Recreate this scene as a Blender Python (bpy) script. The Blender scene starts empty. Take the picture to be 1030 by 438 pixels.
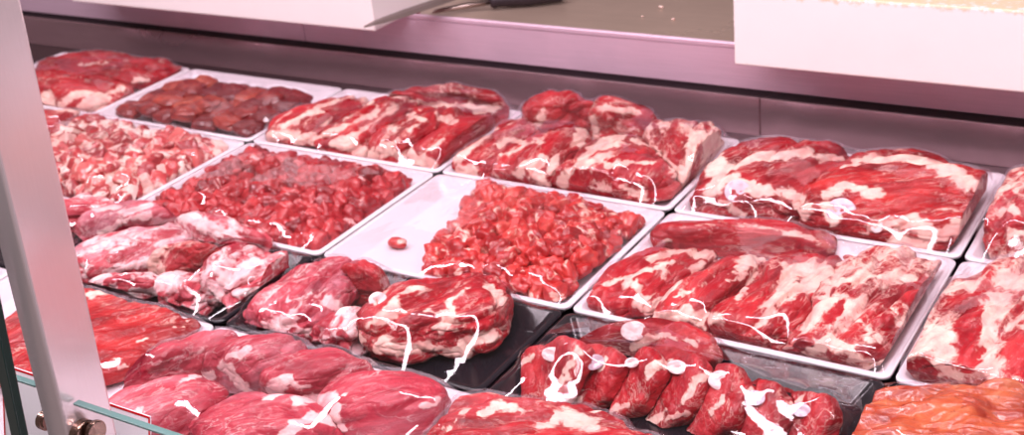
import bpy, bmesh, math, random
import numpy as np
from mathutils import Vector, Matrix, noise as mnoise
from mathutils.bvhtree import BVHTree

random.seed(7); np.random.seed(7)
SC = bpy.context.scene
COL = SC.collection

# ------------------------------------------------------------------ camera
W, H = 1030, 438
FPX = 1273.0
CAM = np.array([0, 0, 0.715])
_p, _y, _r = [math.radians(a) for a in (25.8, -34.2, -6.25)]
FWD = np.array([math.sin(_y)*math.cos(_p), math.cos(_y)*math.cos(_p), -math.sin(_p)])
_rt = np.array([math.cos(_y), -math.sin(_y), 0.0]); _up = np.cross(_rt, FWD)
RT = math.cos(_r)*_rt + math.sin(_r)*_up
UP = -math.sin(_r)*_rt + math.cos(_r)*_up
def ray(px, py): return FWD + (px-W/2)/FPX*RT - (py-H/2)/FPX*UP
def at_z(px, py, z):
    d = ray(px, py); return CAM + d*((z-CAM[2])/d[2])
def at_y(px, py, y):
    d = ray(px, py); return CAM + d*((y-CAM[1])/d[1])

cd = bpy.data.cameras.new('camera'); co = bpy.data.objects.new('camera', cd); COL.objects.link(co)
cd.sensor_width = 36; cd.sensor_fit = 'HORIZONTAL'; cd.lens = FPX/W*36
M = Matrix.Identity(4)
for i in range(3):
    M[i][0], M[i][1], M[i][2], M[i][3] = RT[i], UP[i], -FWD[i], CAM[i]
co.matrix_world = M
cd.clip_start = 0.02
cd.dof.use_dof = True; cd.dof.focus_distance = 1.12; cd.dof.aperture_fstop = 9.0
SC.camera = co

# ------------------------------------------------------------------ materials
def newmat(name):
    m = bpy.data.materials.new(name); m.use_nodes = True
    nt = m.node_tree; nt.nodes.clear()
    o = nt.nodes.new('ShaderNodeOutputMaterial'); b = nt.nodes.new('ShaderNodeBsdfPrincipled')
    nt.links.new(b.outputs[0], o.inputs[0])
    return m, nt, b, o
class NT:
    def __init__(s, nt): s.nt = nt
    def n(s, t, **kw):
        x = s.nt.nodes.new(t)
        for k, v in kw.items(): setattr(x, k, v)
        return x
    def l(s, a, b): s.nt.links.new(a, b)
    def noise(s, vec, scale, detail=4, rough=.55, dist=0.0):
        x = s.n('ShaderNodeTexNoise'); x.inputs['Scale'].default_value = scale
        x.inputs['Detail'].default_value = detail; x.inputs['Roughness'].default_value = rough
        x.inputs['Distortion'].default_value = dist
        s.l(vec, x.inputs['Vector']); return x.outputs[0]
    def ramp(s, fac, stops):
        x = s.n('ShaderNodeValToRGB'); e = x.color_ramp.elements
        while len(e) > 1: e.remove(e[-1])
        e[0].position = stops[0][0]; e[0].color = (*stops[0][1], 1)
        for p, c in stops[1:]:
            q = e.new(p); q.color = (*c, 1)
        s.l(fac, x.inputs[0]); return x.outputs[0]
    def mrange(s, v, a, b, c=0.0, d=1.0, smooth=True):
        x = s.n('ShaderNodeMapRange'); x.clamp = True
        if smooth: x.interpolation_type = 'SMOOTHSTEP'
        for i, q in enumerate((a, b, c, d)): x.inputs[1+i].default_value = q
        s.l(v, x.inputs[0]); return x.outputs[0]
    def math(s, op, a, b=None):
        x = s.n('ShaderNodeMath', operation=op)
        for i, v in enumerate((a, b)):
            if v is None: continue
            if isinstance(v, (int, float)): x.inputs[i].default_value = v
            else: s.l(v, x.inputs[i])
        return x.outputs[0]
    def mix(s, f, a, b, mode='MIX'):
        x = s.n('ShaderNodeMix', data_type='RGBA', blend_type=mode)
        for i, v in ((0, f), (6, a), (7, b)):
            if isinstance(v, (int, float)): x.inputs[i].default_value = v
            elif isinstance(v, tuple): x.inputs[i].default_value = (*v, 1)
            else: s.l(v, x.inputs[i])
        return x.outputs[2]
    def scale(s, vec, sc, loc=(0, 0, 0)):
        x = s.n('ShaderNodeMapping'); x.inputs['Scale'].default_value = sc; x.inputs['Location'].default_value = loc
        s.l(vec, x.inputs[0]); return x.outputs[0]
    def bump(s, h, strength, dist, normal=None):
        x = s.n('ShaderNodeBump'); x.inputs['Strength'].default_value = strength; x.inputs['Distance'].default_value = dist
        s.l(h, x.inputs['Height'])
        if normal: s.l(normal, x.inputs['Normal'])
        return x.outputs[0]

def meat_mat(name, deep, mid, bright, fat_a, fat_b, haze=0.25, marble=0.6, hazecol=(.66, .22, .26)):
    m, nt, b, o = newmat(name); N = NT(nt)
    tc = N.n('ShaderNodeTexCoord'); oi = N.n('ShaderNodeObjectInfo')
    off = N.n('ShaderNodeVectorMath', operation='SCALE'); off.inputs[0].default_value = (7, 3, 5)
    N.l(oi.outputs['Random'], off.inputs['Scale'])
    add = N.n('ShaderNodeVectorMath', operation='ADD'); N.l(tc.outputs['Object'], add.inputs[0]); N.l(off.outputs[0], add.inputs[1])
    P = add.outputs[0]
    fibre = N.scale(P, (.30, 1, 1))
    at = N.n('ShaderNodeAttribute', attribute_name='fat'); fa = at.outputs['Fac']
    # muscle
    n1 = N.noise(fibre, 34, 5, .6, .4)
    mus = N.ramp(n1, [(.28, deep), (.5, mid), (.74, bright)])
    n5 = N.noise(P, 9, 3, .5, .5)
    mus = N.mix(N.math('MULTIPLY', N.mrange(n5, .50, .68), .55), mus, deep)
    # fine fibre grain
    n2 = N.noise(N.scale(P, (.12, 1, 1)), 220, 3, .6)
    mus = N.mix(N.math('MULTIPLY', N.mrange(n2, .52, .75), .28), mus, (.80, .25, .26))
    # silver-skin haze
    n3 = N.noise(fibre, 16, 5, .6, .8)
    mus = N.mix(N.math('MULTIPLY', N.mrange(n3, .48, .74), haze), mus, hazecol)
    # marbling veins
    n4 = N.noise(fibre, 42, 7, .62, 1.4)
    vein = N.math('SUBTRACT', 1.0, N.mrange(N.math('ABSOLUTE', N.math('SUBTRACT', n4, .5)), .0, .028))
    vmask = N.mrange(N.noise(P, 20, 3), .44, .62)
    vein = N.math('MULTIPLY', N.math('MULTIPLY', vein, vmask), marble)
    # fat
    nf = N.noise(fibre, 32, 8, .62, 1.2)
    nf2 = N.noise(P, 110, 4, .6, .5)
    v = N.math('ADD', fa, N.math('MULTIPLY', N.math('SUBTRACT', nf, .5), 2.6))
    v = N.math('ADD', v, N.math('MULTIPLY', N.math('SUBTRACT', nf2, .5), 1.2))
    fat = N.math('MAXIMUM', N.mrange(v, -.12, .34), vein)
    nfc = N.noise(P, 60, 4)
    fcol = N.mix(N.mrange(nfc, .35, .68), fat_a, fat_b)
    colr = N.mix(fat, mus, fcol)
    N.l(colr, b.inputs['Base Color'])
    b.inputs['Roughness'].default_value = .42
    b.inputs['Specular IOR Level'].default_value = .22
    b.inputs['Subsurface Weight'].default_value = .12
    b.inputs['Subsurface Radius'].default_value = (1, .25, .2); b.inputs['Subsurface Scale'].default_value = .004
    b.inputs['Coat Weight'].default_value = .36; b.inputs['Coat Roughness'].default_value = .13; b.inputs['Coat IOR'].default_value = 1.45
    h = N.math('ADD', N.math('MULTIPLY', n1, .5), N.math('ADD', N.math('MULTIPLY', n2, .18), N.math('ADD', N.math('MULTIPLY', fat, .14), N.math('MULTIPLY', nf2, .45))))
    N.l(N.bump(h, .7, .006), b.inputs['Normal'])
    N.l(N.bump(N.math('ADD', N.noise(P, 45, 3), N.math('MULTIPLY', N.noise(P, 170, 2), .3)), .5, .006), b.inputs['Coat Normal'])
    return m

FA, FB = (.83, .58, .49), (.74, .38, .34)
MEAT = {
 'red':  meat_mat('raw_red_meat', (.15, .002, .007), (.37, .009, .017), (.56, .042, .046), FA, FB, .16),
 'deep': meat_mat('deep_red_meat', (.13, .002, .006), (.32, .009, .016), (.50, .03, .035), (.80, .58, .50), (.74, .40, .36), .2),
 'pink': meat_mat('pink_meat', (.20, .006, .020), (.42, .034, .058), (.60, .13, .165), (.80, .55, .53), (.74, .38, .40), .6, .6, (.74, .40, .47)),
 'pale': meat_mat('pale_meat', (.28, .008, .025), (.48, .045, .065), (.62, .13, .16), (.84, .66, .64), (.78, .46, .48), .55, .8, (.76, .44, .52)),
 'flat': meat_mat('bright_red_steak', (.13, .002, .005), (.34, .006, .010), (.54, .035, .032), FA, FB, .14, .6),
}

def simple(name, col, rough=.5, metal=0.0, coat=0.0, bump=None, spec=.5):
    m, nt, b, o = newmat(name); N = NT(nt)
    tc = N.n('ShaderNodeTexCoord'); P = tc.outputs['Object']
    c = N.mix(N.noise(P, 40, 4), tuple(x*.94 for x in col), tuple(min(1, x*1.05) for x in col))
    N.l(c, b.inputs['Base Color'])
    b.inputs['Roughness'].default_value = rough; b.inputs['Metallic'].default_value = metal
    b.inputs['Coat Weight'].default_value = coat; b.inputs['Coat Roughness'].default_value = .1
    b.inputs['Specular IOR Level'].default_value = spec
    if bump: N.l(N.bump(N.noise(P, bump[0], 3), bump[1], bump[2]), b.inputs['Normal'])
    return m
def steel(name, col, rough, stretch=(1, 40, 40), scale=14, var=.12, metal=1.0, wav=.10):
    m, nt, b, o = newmat(name); N = NT(nt)
    tc = N.n('ShaderNodeTexCoord'); P = tc.outputs['Object']
    br = N.noise(N.scale(P, stretch), scale, 3)
    sm = N.noise(P, 5, 4)
    c = N.mix(br, tuple(x*(1-var) for x in col), tuple(min(1, x*(1+var)) for x in col))
    c = N.mix(N.mrange(sm, .45, .7, 0, .35), c, tuple(x*.72 for x in col))
    N.l(c, b.inputs['Base Color']); b.inputs['Metallic'].default_value = metal
    N.l(N.mrange(sm, .3, .7, rough*.8, rough*1.25), b.inputs['Roughness'])
    N.l(N.bump(br, .06, .001, N.bump(N.noise(P, 7, 2), wav, .01)), b.inputs['Normal'])
    return m
FOAM = simple('white_foam', (.74, .68, .725), .38, bump=(700, .05, .001))
BLACK = simple('black_plastic', (.012, .010, .014), .16, bump=(60, .05, .002))
STEELP = steel('panel_steel', (.74, .47, .52), .22, (1, 1, 6), 14, metal=.82)
LEDGEF = steel('ledge_steel', (.70, .50, .62), .40, metal=.35)
LEDGET = steel('worktop_steel', (.45, .34, .275), .30, (1, 14, 1), 10, metal=.5)
POSTM = steel('post_steel', (.80, .70, .72), .22, (30, 30, 1), 14, .02, metal=.5, wav=.0)
DECKM = steel('deck_steel', (.16, .14, .15), .35)
RUBBER = simple('dark_rubber', (.018, .008, .014), .6)
BOARD = None
def board_mat():
    m, nt, b, o = newmat('cutting_board_plastic'); N = NT(nt)
    tc = N.n('ShaderNodeTexCoord'); P = tc.outputs['Object']; sp = N.n('ShaderNodeSeparateXYZ'); N.l(P, sp.inputs[0])
    n = N.noise(P, 60, 6, .65); n2 = N.noise(P, 14, 4)
    # stains gather on the cut-up working face and creep over its worn edge
    edge = N.mrange(N.math('ADD', sp.outputs[2], N.math('MULTIPLY', N.math('SUBTRACT', n, .5), .03)), .094, .101)
    c = N.mix(N.mrange(n2, .4, .8, 0, .3), (.90, .85, .85), (.86, .79, .79))
    c = N.mix(edge, c, N.ramp(n, [(.3, (.50, .28, .14)), (.5, (.72, .50, .32)), (.7, (.80, .64, .50))]))
    spot = N.mrange(N.noise(P, 90, 2), .73, .78, 0, .35)
    c = N.mix(spot, c, (.45, .30, .27))
    N.l(c, b.inputs['Base Color']); b.inputs['Roughness'].default_value = .45
    N.l(N.bump(n, .15, .002), b.inputs['Normal'])
    return m
BOARD = board_mat()
BONE = simple('bone', (.74, .56, .56), .35, coat=.4, bump=(160, .4, .003))
GRISTLE = simple('pale_bone', (.62, .48, .56), .25, coat=.6, bump=(120, .3, .003))

def film_mat():
    m = bpy.data.materials.new('plastic_film'); m.use_nodes = True; nt = m.node_tree; nt.nodes.clear(); N = NT(nt)
    o = N.n('ShaderNodeOutputMaterial'); t = N.n('ShaderNodeBsdfTransparent'); g = N.n('ShaderNodeBsdfGlossy')
    t.inputs[0].default_value = (.985, .965, .98, 1); g.inputs['Roughness'].default_value = .055
    g.inputs['Color'].default_value = (1, .97, 1, 1)
    tc = N.n('ShaderNodeTexCoord'); P = tc.outputs['Object']
    f = N.n('ShaderNodeFresnel'); f.inputs['IOR'].default_value = 1.5
    nr = N.bump(N.noise(N.scale(P, (1, .35, 1)), 16, 2, .4, .6), .10, .010)
    N.l(nr, g.inputs['Normal']); N.l(nr, f.inputs['Normal'])
    fac = N.math('MINIMUM', N.math('MULTIPLY', f.outputs[0], 1.0), .20)
    mx = N.n('ShaderNodeMixShader'); N.l(fac, mx.inputs[0]); N.l(t.outputs[0], mx.inputs[1]); N.l(g.outputs[0], mx.inputs[2])
    N.l(mx.outputs[0], o.inputs[0])
    return m
FILM = film_mat()
def glass_mat():
    m = bpy.data.materials.new('pane_glass'); m.use_nodes = True; nt = m.node_tree; nt.nodes.clear(); N = NT(nt)
    o = N.n('ShaderNodeOutputMaterial'); t = N.n('ShaderNodeBsdfTransparent'); g = N.n('ShaderNodeBsdfGlossy')
    t.inputs[0].default_value = (.96, .985, .975, 1); g.inputs['Roughness'].default_value = .02
    f = N.n('ShaderNodeFresnel'); f.inputs['IOR'].default_value = 1.45
    gm = N.n('ShaderNodeNewGeometry'); fc = N.math('MULTIPLY', f.outputs[0], N.math('SUBTRACT', 1.0, gm.outputs['Backfacing']))
    mx = N.n('ShaderNodeMixShader'); N.l(fc, mx.inputs[0]); N.l(t.outputs[0], mx.inputs[1]); N.l(g.outputs[0], mx.inputs[2])
    N.l(mx.outputs[0], o.inputs[0]); return m
GLASS = glass_mat()
GEDGE = simple('green_glass_edge', (.13, .25, .24), .12, coat=.5)
DGEDGE = simple('dark_green_glass_edge', (.006, .035, .03), .12, coat=.5)
KNOB = steel('bronzed_knob', (.33, .22, .18), .2)
CARD = simple('card_white', (.84, .78, .84), .55)
CARDR = simple('card_red', (.78, .012, .025), .5)

# ------------------------------------------------------------------ mesh helpers
def link(name, me, parent=None):
    o = bpy.data.objects.new(name, me); COL.objects.link(o)
    if parent: o.parent = parent
    return o
def tag(o, label=None, cat=None, group=None, kind=None):
    for k, v in (('label', label), ('category', cat), ('group', group), ('kind', kind)):
        if v: o[k] = v
    return o
def mesh(name, verts, faces, mat, smooth=True):
    me = bpy.data.meshes.new(name)
    me.from_pydata([tuple(map(float, v)) for v in verts], [], faces)
    me.materials.append(mat)
    if smooth: me.polygons.foreach_set('use_smooth', [True]*len(me.polygons))
    me.update(); return me
def bm_mesh(name, bm, mat, smooth=False):
    me = bpy.data.meshes.new(name); bm.normal_update(); bm.to_mesh(me); bm.free()
    me.materials.append(mat)
    if smooth: me.polygons.foreach_set('use_smooth', [True]*len(me.polygons))
    return me
def box_bm(lo, hi, bev=0.0, seg=2):
    bm = bmesh.new(); bmesh.ops.create_cube(bm, size=1)
    lo, hi = Vector(lo), Vector(hi)
    for v in bm.verts:
        v.co = Vector([(lo[i]+hi[i])/2 + v.co[i]*(hi[i]-lo[i]) for i in range(3)])
    if bev: bmesh.ops.bevel(bm, geom=bm.edges[:], offset=bev, segments=seg, affect='EDGES', profile=.5)
    return bm

# vectorised gradient noise
_perm = np.random.permutation(256); _perm = np.concatenate([_perm, _perm])
_grad = np.random.normal(size=(256, 3)); _grad /= np.linalg.norm(_grad, axis=1)[:, None]
def pnoise(p):
    i = np.floor(p).astype(int); f = p-i; u = f*f*f*(f*(f*6-15)+10); i = i & 255
    r = np.zeros(len(p))
    for dx in (0, 1):
        for dy in (0, 1):
            for dz in (0, 1):
                h = _perm[(_perm[(_perm[(i[:, 0]+dx) & 255] + i[:, 1]+dy) & 255] + i[:, 2]+dz) & 255]
                g = _grad[h]; d = f-np.array([dx, dy, dz])
                w = (u[:, 0] if dx else 1-u[:, 0])*(u[:, 1] if dy else 1-u[:, 1])*(u[:, 2] if dz else 1-u[:, 2])
                r += w*(g*d).sum(1)
    return r*1.6
def fbm(p, oct=3, gain=.5):
    a, r = 1.0, 0
    for k in range(oct): r = r+a*pnoise(p*2**k+17.3*k); a *= gain
    return r

_ico = {}
def ico(level):
    if level not in _ico:
        bm = bmesh.new(); bmesh.ops.create_icosphere(bm, subdivisions=level, radius=1)
        bm.verts.index_update()
        v = np.array([q.co[:] for q in bm.verts]); f = [tuple(x.index for x in g.verts) for g in bm.faces]; bm.free()
        _ico[level] = (v, f, np.array(f))
    return _ico[level]
def vnormals(v, F):
    n = np.cross(v[F[:, 1]]-v[F[:, 0]], v[F[:, 2]]-v[F[:, 0]])
    r = np.zeros_like(v)
    for k in range(3): np.add.at(r, F[:, k], n)
    return r/np.maximum(np.linalg.norm(r, axis=1), 1e-12)[:, None]

# ------------------------------------------------------------------ the display case (setting)
YB = 1.572
def struct(name, bm, mat): return tag(link(name, bm_mesh(name, bm, mat)), kind='structure')
struct('floor', box_bm((-2.7, .42, -.03), (.9, 1.60, 0)), DECKM)
panel = tag(link('wall_back', bm_mesh('wall_back', box_bm((-2.7, YB, 0.0), (-.630, YB+.02, .0585), .0012), STEELP)), kind='structure')
panel2 = tag(link('wall_back', bm_mesh('wall_back', box_bm((-.6285, YB, 0.0), (.9, YB+.02, .0585), .0012), STEELP)), kind='structure')
struct('trim_1', box_bm((-2.7, YB+.004, .0585), (.9, YB+.03, .0700)), RUBBER)
# worktop ledge: front face (two lengths, a seam between) and top
def ledge(x0, x1):
    bm = box_bm((x0, YB, .0700), (x1, YB+.03, .1300), .002, 3)
    return struct('wall_ledge', bm, LEDGEF)
ledge(-2.7, -1.4585); ledge(-1.4570, .9)
bm = box_bm((-2.7, YB+.002, .1300), (.9, 2.6, .1362), .002, 3)
struct('trim_2', bm, LEDGET)
bm = box_bm((-2.7, YB-.001, .1275), (.9, YB+.006, .1372), .003, 4)
struct('trim_3', bm, LEDGEF)

# cutting boards
def board(name, lo, hi, label):
    o = link(name, bm_mesh(name, box_bm((0, 0, 0), tuple(np.array(hi)-lo), .003, 3), BOARD))
    o.location = lo
    return tag(o, label, 'cutting board')
board('cutting_board', (-.630, 1.487, .1374), (.10, 1.95, .2374), 'thick white cutting board with brown stained top, overhanging the steel ledge above the bone-in joints')
board('cutting_board', (-1.925, 1.478, .1374), (-1.222, 1.95, .2374), 'thick clean white cutting board on the ledge behind a dark knife, above the dark liver')

# ------------------------------------------------------------------ trays
CW = .348; X0 = -1.6684
RY = {'A': (1.263, 1.500), 'B': (1.005, 1.263), 'C': (.831, 1.005), 'D': (.575, .831)}
RIM = .0255; FLOOR = .0045
def rrect(hx, hy, rad, z, n=8):
    pts = []
    for cx, cy, a0 in ((hx-rad, hy-rad, 0), (-hx+rad, hy-rad, 90), (-hx+rad, -hy+rad, 180), (hx-rad, -hy+rad, 270)):
        for k in range(n+1):
            a = math.radians(a0+90*k/n); pts.append((cx+rad*math.cos(a), cy+rad*math.sin(a), z))
    return pts
def tray_mesh(hx, hy, mat, rim=.0075):
    loops = [rrect(hx-.022, hy-.022, .010, 0), rrect(hx-.004, hy-.004, .010, .021), rrect(hx, hy, .010, .0215), rrect(hx, hy, .010, .0245), rrect(hx-.001, hy-.001, .009, RIM),
             rrect(hx-rim+.001, hy-rim+.001, .008, RIM), rrect(hx-rim, hy-rim, .008, .0248), rrect(hx-.021, hy-.021, .008, .0065), rrect(hx-.024, hy-.024, .007, FLOOR)]
    v, f = [], []; n = len(loops[0])
    for L in loops: v += L
    for i in range(len(loops)-1):
        for k in range(n):
            a, b = i*n+k, i*n+(k+1) % n; f.append((a, b, b+n, a+n))
    f.append(tuple(reversed(range(n)))); f.append(tuple(range((len(loops)-1)*n, len(loops)*n)))
    me = mesh('foam_tray', v, f, mat)
    return me
TRAYS = {}
_tm = {}
def tray(key, row, col, black, label, y=None, name=None):
    y0, y1 = y or RY[row]
    hx, hy = CW/2-.0022, (y1-y0)/2-.0022
    k = (round(hx, 4), round(hy, 4), black)
    if k not in _tm: _tm[k] = tray_mesh(hx, hy, BLACK if black else FOAM)
    nm = 'black_meat_tray' if black else 'white_meat_tray'
    o = link(nm, _tm[k]); o.location = (X0+CW*(col+.5), (y0+y1)/2, .0006)
    tag(o, label, 'tray', 'packed meat trays in the case')
    TRAYS[key] = dict(o=o, c=np.array(o.location), hx=hx, hy=hy, cuts=[], black=black)
tray('A1', 'A', -1, 0, 'white tray of overlapping fatty cuts between the post and the dark liver')
tray('A2', 'A', 0, 0, 'white tray holding dark brown liver pieces')
tray('A3', 'A', 1, 0, 'white tray along the back panel just right of the dark liver')
tray('A4', 'A', 2, 0, 'white tray at the back panel behind the half-empty tray of diced meat')
tray('A5', 'A', 3, 0, 'white tray with two large bone-in joints under the stained cutting board')
tray('A6', 'A', 4, 0, 'white tray at the back right, cut off by the picture edge')
tray('BL', 'B', -1, 0, 'white tray mostly hidden by the steel post, behind the pale fatty cubes')
tray('B0', 'B', 0, 0, 'white tray of fatty pink and white cubes in front of the liver')
tray('B1', 'B', 1, 0, 'white tray full of dark red stewing chunks')
tray('B2', 'B', 2, 0, 'half-empty white tray with a heap of diced red meat on one side')
tray('B3', 'B', 3, 0, 'white tray of large marbled shoulder meat behind the row of chops')
tray('B4', 'B', 4, 0, 'white tray with white-fatted red meat behind the orange marinated piece')
tray('C0', 'C', 0, 1, 'black tray almost hidden by the post, left of the pale shanks')
tray('C1', 'C', 1, 1, 'black tray carrying pale shanks and bony pieces')
tray('C2', 'C', 2, 1, 'black tray with one big fatty neck piece, bare black at one end')
tray('C3', 'C', 3, 1, 'black tray carrying the row of bone-in chops')
tray('C4', 'C', 4, 1, 'black tray holding the orange marinated meat')
tray('DL', 'D', 0, 0, 'white tray left of the steel post with a flat red cut')
tray('D0', 'D', 1, 0, 'white tray with a flat bright red slab right beside the steel post')
tray('D1', 'D', 2, 0, 'white tray of big rounded pink muscles in the front row')
tray('D2', 'D', 3, 0, 'white front tray holding a striped red roast in front of the chops')

# ------------------------------------------------------------------ large cuts
CUTS = []
def cut(t, name, label, outline, Hc, mat='red', fb=-.62, grain=None, lvl=6, amp=1.0, zb=0.0, cat='meat', group=None, sq=3.0, inf=1.15, lean=None, thick=.02):
    CUTS.append(dict(t=t, name=name, label=label, ol=outline, H=Hc/100, mat=mat, fb=fb, grain=grain, lvl=lvl, amp=amp, zb=zb, cat=cat, group=group, sq=sq, inf=inf, lean=lean, thick=thick))
# outlines are picture points; they are turned into places on the tray (see build_cut)
M1 = 'raw_meat_cut'
# --- far left tray
cut('A1', M1, 'dull dark red cut at the back of the far left tray against the panel', [(40, 70), (60, 60), (88, 55), (120, 58), (160, 64), (180, 70), (168, 80), (140, 88), (118, 92), (85, 86), (50, 84)], 4.5, 'deep', -.6)
cut('A1', M1, 'red cut with pale fat streaks at the front of the far left tray', [(20, 84), (45, 76), (70, 78), (100, 85), (128, 92), (118, 103), (103, 111), (75, 113), (45, 110), (15, 104)], 4.5, 'red', -.35)
cut('BL', M1, 'small pale red piece between the post and the fatty cubes', [(20, 122), (45, 114), (70, 115), (86, 118), (76, 127), (52, 135), (20, 140)], 4.0, 'red', -.3)
# --- back tray right of the liver
g = 'slanting cuts in the tray right of the liver'
cut('A3', M1, 'fatty red cut at the end of its tray nearest the dark liver', [(262, 141), (285, 126), (312, 112), (345, 99), (366, 101), (368, 112), (345, 132), (322, 150), (290, 150)], 5.0, 'red', -.3, (270, 140, 355, 104), group=g)
cut('A3', M1, 'second slanting cut from the liver, crossed by white fat seams', [(324, 154), (345, 133), (370, 110), (393, 98), (416, 102), (418, 114), (400, 132), (376, 157), (350, 158)], 6.2, 'red', -.25, (330, 155, 415, 105), group=g)
cut('A3', M1, 'third slanting cut from the liver, white fat lumps along its front end', [(378, 156), (402, 132), (424, 114), (450, 110), (462, 120), (442, 143), (412, 167), (386, 165)], 6.4, 'red', -.35, (385, 163, 455, 114), group=g)
cut('A3', M1, 'smooth lean red cut at the right end of the tray beside the liver', [(413, 169), (443, 144), (464, 121), (492, 119), (503, 128), (474, 151), (442, 173)], 6.0, 'red', -.85, (420, 170, 490, 122), amp=.6, group=g)
cut('A3', M1, 'dark red cut lying along the steel panel behind the slanting cuts', [(380, 100), (395, 91), (440, 93), (492, 101), (512, 114), (507, 124), (480, 119), (430, 110), (400, 104)], 7.0, 'deep', -.35, (385, 97, 505, 112), group=g)
# --- back tray behind the half-empty tray
g = 'boned pieces in the tray behind the diced meat'
cut('A4', M1, 'leftmost boned piece in its tray, a film streak along its front', [(456, 174), (472, 157), (492, 140), (505, 128), (526, 122), (538, 134), (530, 152), (512, 168), (500, 182)], 5.5, 'red', -.3, (460, 172, 530, 128), group=g, inf=1.2)
cut('A4', M1, 'boned piece second from the left, standing over the diced heap', [(504, 184), (520, 166), (538, 148), (560, 134), (586, 134), (590, 150), (574, 168), (560, 192), (530, 190)], 6.5, 'red', -.25, (515, 182, 582, 138), group=g, inf=1.25)
cut('A4', M1, 'round lean red piece at the back beside the neighbouring slanting cuts', [(530, 122), (550, 108), (575, 102), (596, 109), (604, 124), (588, 134), (560, 133), (540, 136)], 7.5, 'red', -.7, (535, 125, 598, 112), group=g, inf=1.3)
cut('A4', M1, 'largest lumpy red piece, front and centre of its tray under film', [(564, 196), (578, 172), (600, 148), (636, 140), (656, 148), (668, 172), (676, 192), (650, 207), (600, 207)], 7.0, 'red', -.35, (570, 195, 640, 145), lvl=7, group=g)
cut('A4', M1, 'fat-edged red piece at the back, between the two tallest lumps', [(602, 126), (604, 110), (624, 107), (646, 114), (656, 124), (650, 140), (618, 143), (602, 140)], 7.6, 'red', -.25, (605, 112, 650, 120), group=g, inf=1.35)
cut('A4', M1, 'rounded knuckle with a thick pale fat cover at the tray end', [(654, 128), (686, 123), (712, 128), (730, 148), (728, 168), (704, 186), (682, 194), (668, 176), (656, 152)], 7.5, 'red', -.1, (690, 190, 690, 125), lvl=6, group=g)
# --- bone-in joints under the board
g = 'bone-in joints under the stained board'
cut('A5', 'bone_in_joint', 'left bone-in joint under the stained board, its cut bone facing out', [(702, 210), (708, 192), (728, 168), (756, 150), (790, 144), (828, 149), (852, 162), (842, 184), (818, 203), (808, 226), (760, 224)], 6.5, 'deep', -.55, (705, 205, 850, 160), lvl=7, group=g)
cut('A5', 'bone_in_joint', 'right bone-in joint under the stained board, bright red with a pale fat top', [(812, 228), (818, 205), (840, 184), (866, 164), (905, 154), (942, 160), (974, 178), (996, 200), (990, 222), (964, 246), (930, 250), (868, 243)], 7.0, 'flat', -.5, (820, 220, 990, 205), lvl=7, group=g)
cut('A6', M1, 'white-fatted red piece cut off by the picture edge, behind the front trays', [(996, 240), (1002, 212), (1016, 186), (1050, 168), (1120, 165), (1180, 190), (1170, 240), (1100, 275), (1020, 258)], 7.5, 'red', .0, (1000, 235, 1100, 180), lvl=7)
# --- shoulder tray
g = 'marbled shoulder pieces behind the chops'
cut('B3', M1, 'long red muscle with a fat rim at the back of the shoulder tray', [(660, 242), (682, 230), (720, 226), (770, 229), (824, 239), (826, 254), (800, 260), (755, 252), (700, 246), (670, 252)], 4.8, 'red', -.75, (660, 238, 825, 245), amp=.6, group=g, inf=1.32)
cut('B3', M1, 'veined piece at the end of the shoulder tray beside the diced meat', [(598, 307), (616, 285), (640, 263), (662, 252), (700, 248), (722, 256), (704, 282), (676, 308), (652, 326), (618, 322)], 5.0, 'red', -.45, (605, 312, 705, 252), lvl=7, group=g)
cut('B3', M1, 'narrow red band between white seams, second across the shoulder tray', [(655, 328), (680, 306), (706, 282), (732, 257), (766, 258), (768, 274), (744, 306), (716, 342), (690, 338)], 5.4, 'red', -.4, (670, 330, 760, 262), lvl=7, group=g)
cut('B3', M1, 'piece with a deep dark crease in the middle of the shoulder tray', [(718, 344), (746, 310), (772, 272), (800, 262), (832, 262), (846, 280), (822, 310), (792, 352), (752, 354)], 5.6, 'red', -.35, (730, 350, 825, 268), lvl=7, group=g)
cut('B3', M1, 'pale fatty shoulder with two round red muscles at the tray end', [(792, 358), (818, 316), (840, 280), (846, 258), (876, 253), (912, 258), (948, 272), (950, 292), (925, 330), (900, 362), (862, 376), (822, 368)], 5.8, 'red', .0, (810, 360, 925, 270), lvl=7, group=g)
cut('B4', M1, 'red meat with a thick white fat cap, behind the orange marinated piece', [(908, 386), (914, 346), (932, 320), (962, 294), (1000, 272), (1050, 262), (1120, 275), (1165, 310), (1150, 370), (1060, 420), (960, 404)], 6.5, 'red', -.12, (925, 380, 1040, 270), lvl=7)
# --- pale shanks
g = 'pale shanks and bony pieces in the black tray'
cut('C0', M1, 'pale fatty end of meat peeping out behind the post under the fatty cubes', [(30, 215), (60, 207), (88, 200), (112, 205), (130, 212), (112, 222), (82, 229), (50, 240), (20, 240)], 4.2, 'pale', -.1)
cut('C1', 'meat_shank', 'long rounded pink shank lying at the back of the black tray nearest the post', [(78, 246), (88, 230), (112, 215), (150, 205), (182, 206), (188, 214), (168, 228), (128, 239), (100, 247)], 5.2, 'pink', -.5, (80, 243, 185, 208), amp=.5, group=g)
cut('C1', M1, 'pale lilac sinewy piece at the back end of the shank tray', [(178, 232), (188, 214), (212, 218), (245, 233), (270, 246), (272, 262), (242, 262), (205, 250)], 5.2, 'pale', .05, (180, 225, 270, 255), group=g)
cut('C1', M1, 'flat pale piece with faint red stripes under the long pink shank', [(82, 278), (86, 256), (118, 243), (166, 232), (192, 244), (180, 262), (136, 281), (100, 286)], 5.0, 'pale', .0, (85, 275, 190, 240), group=g, inf=1.25)
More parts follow.
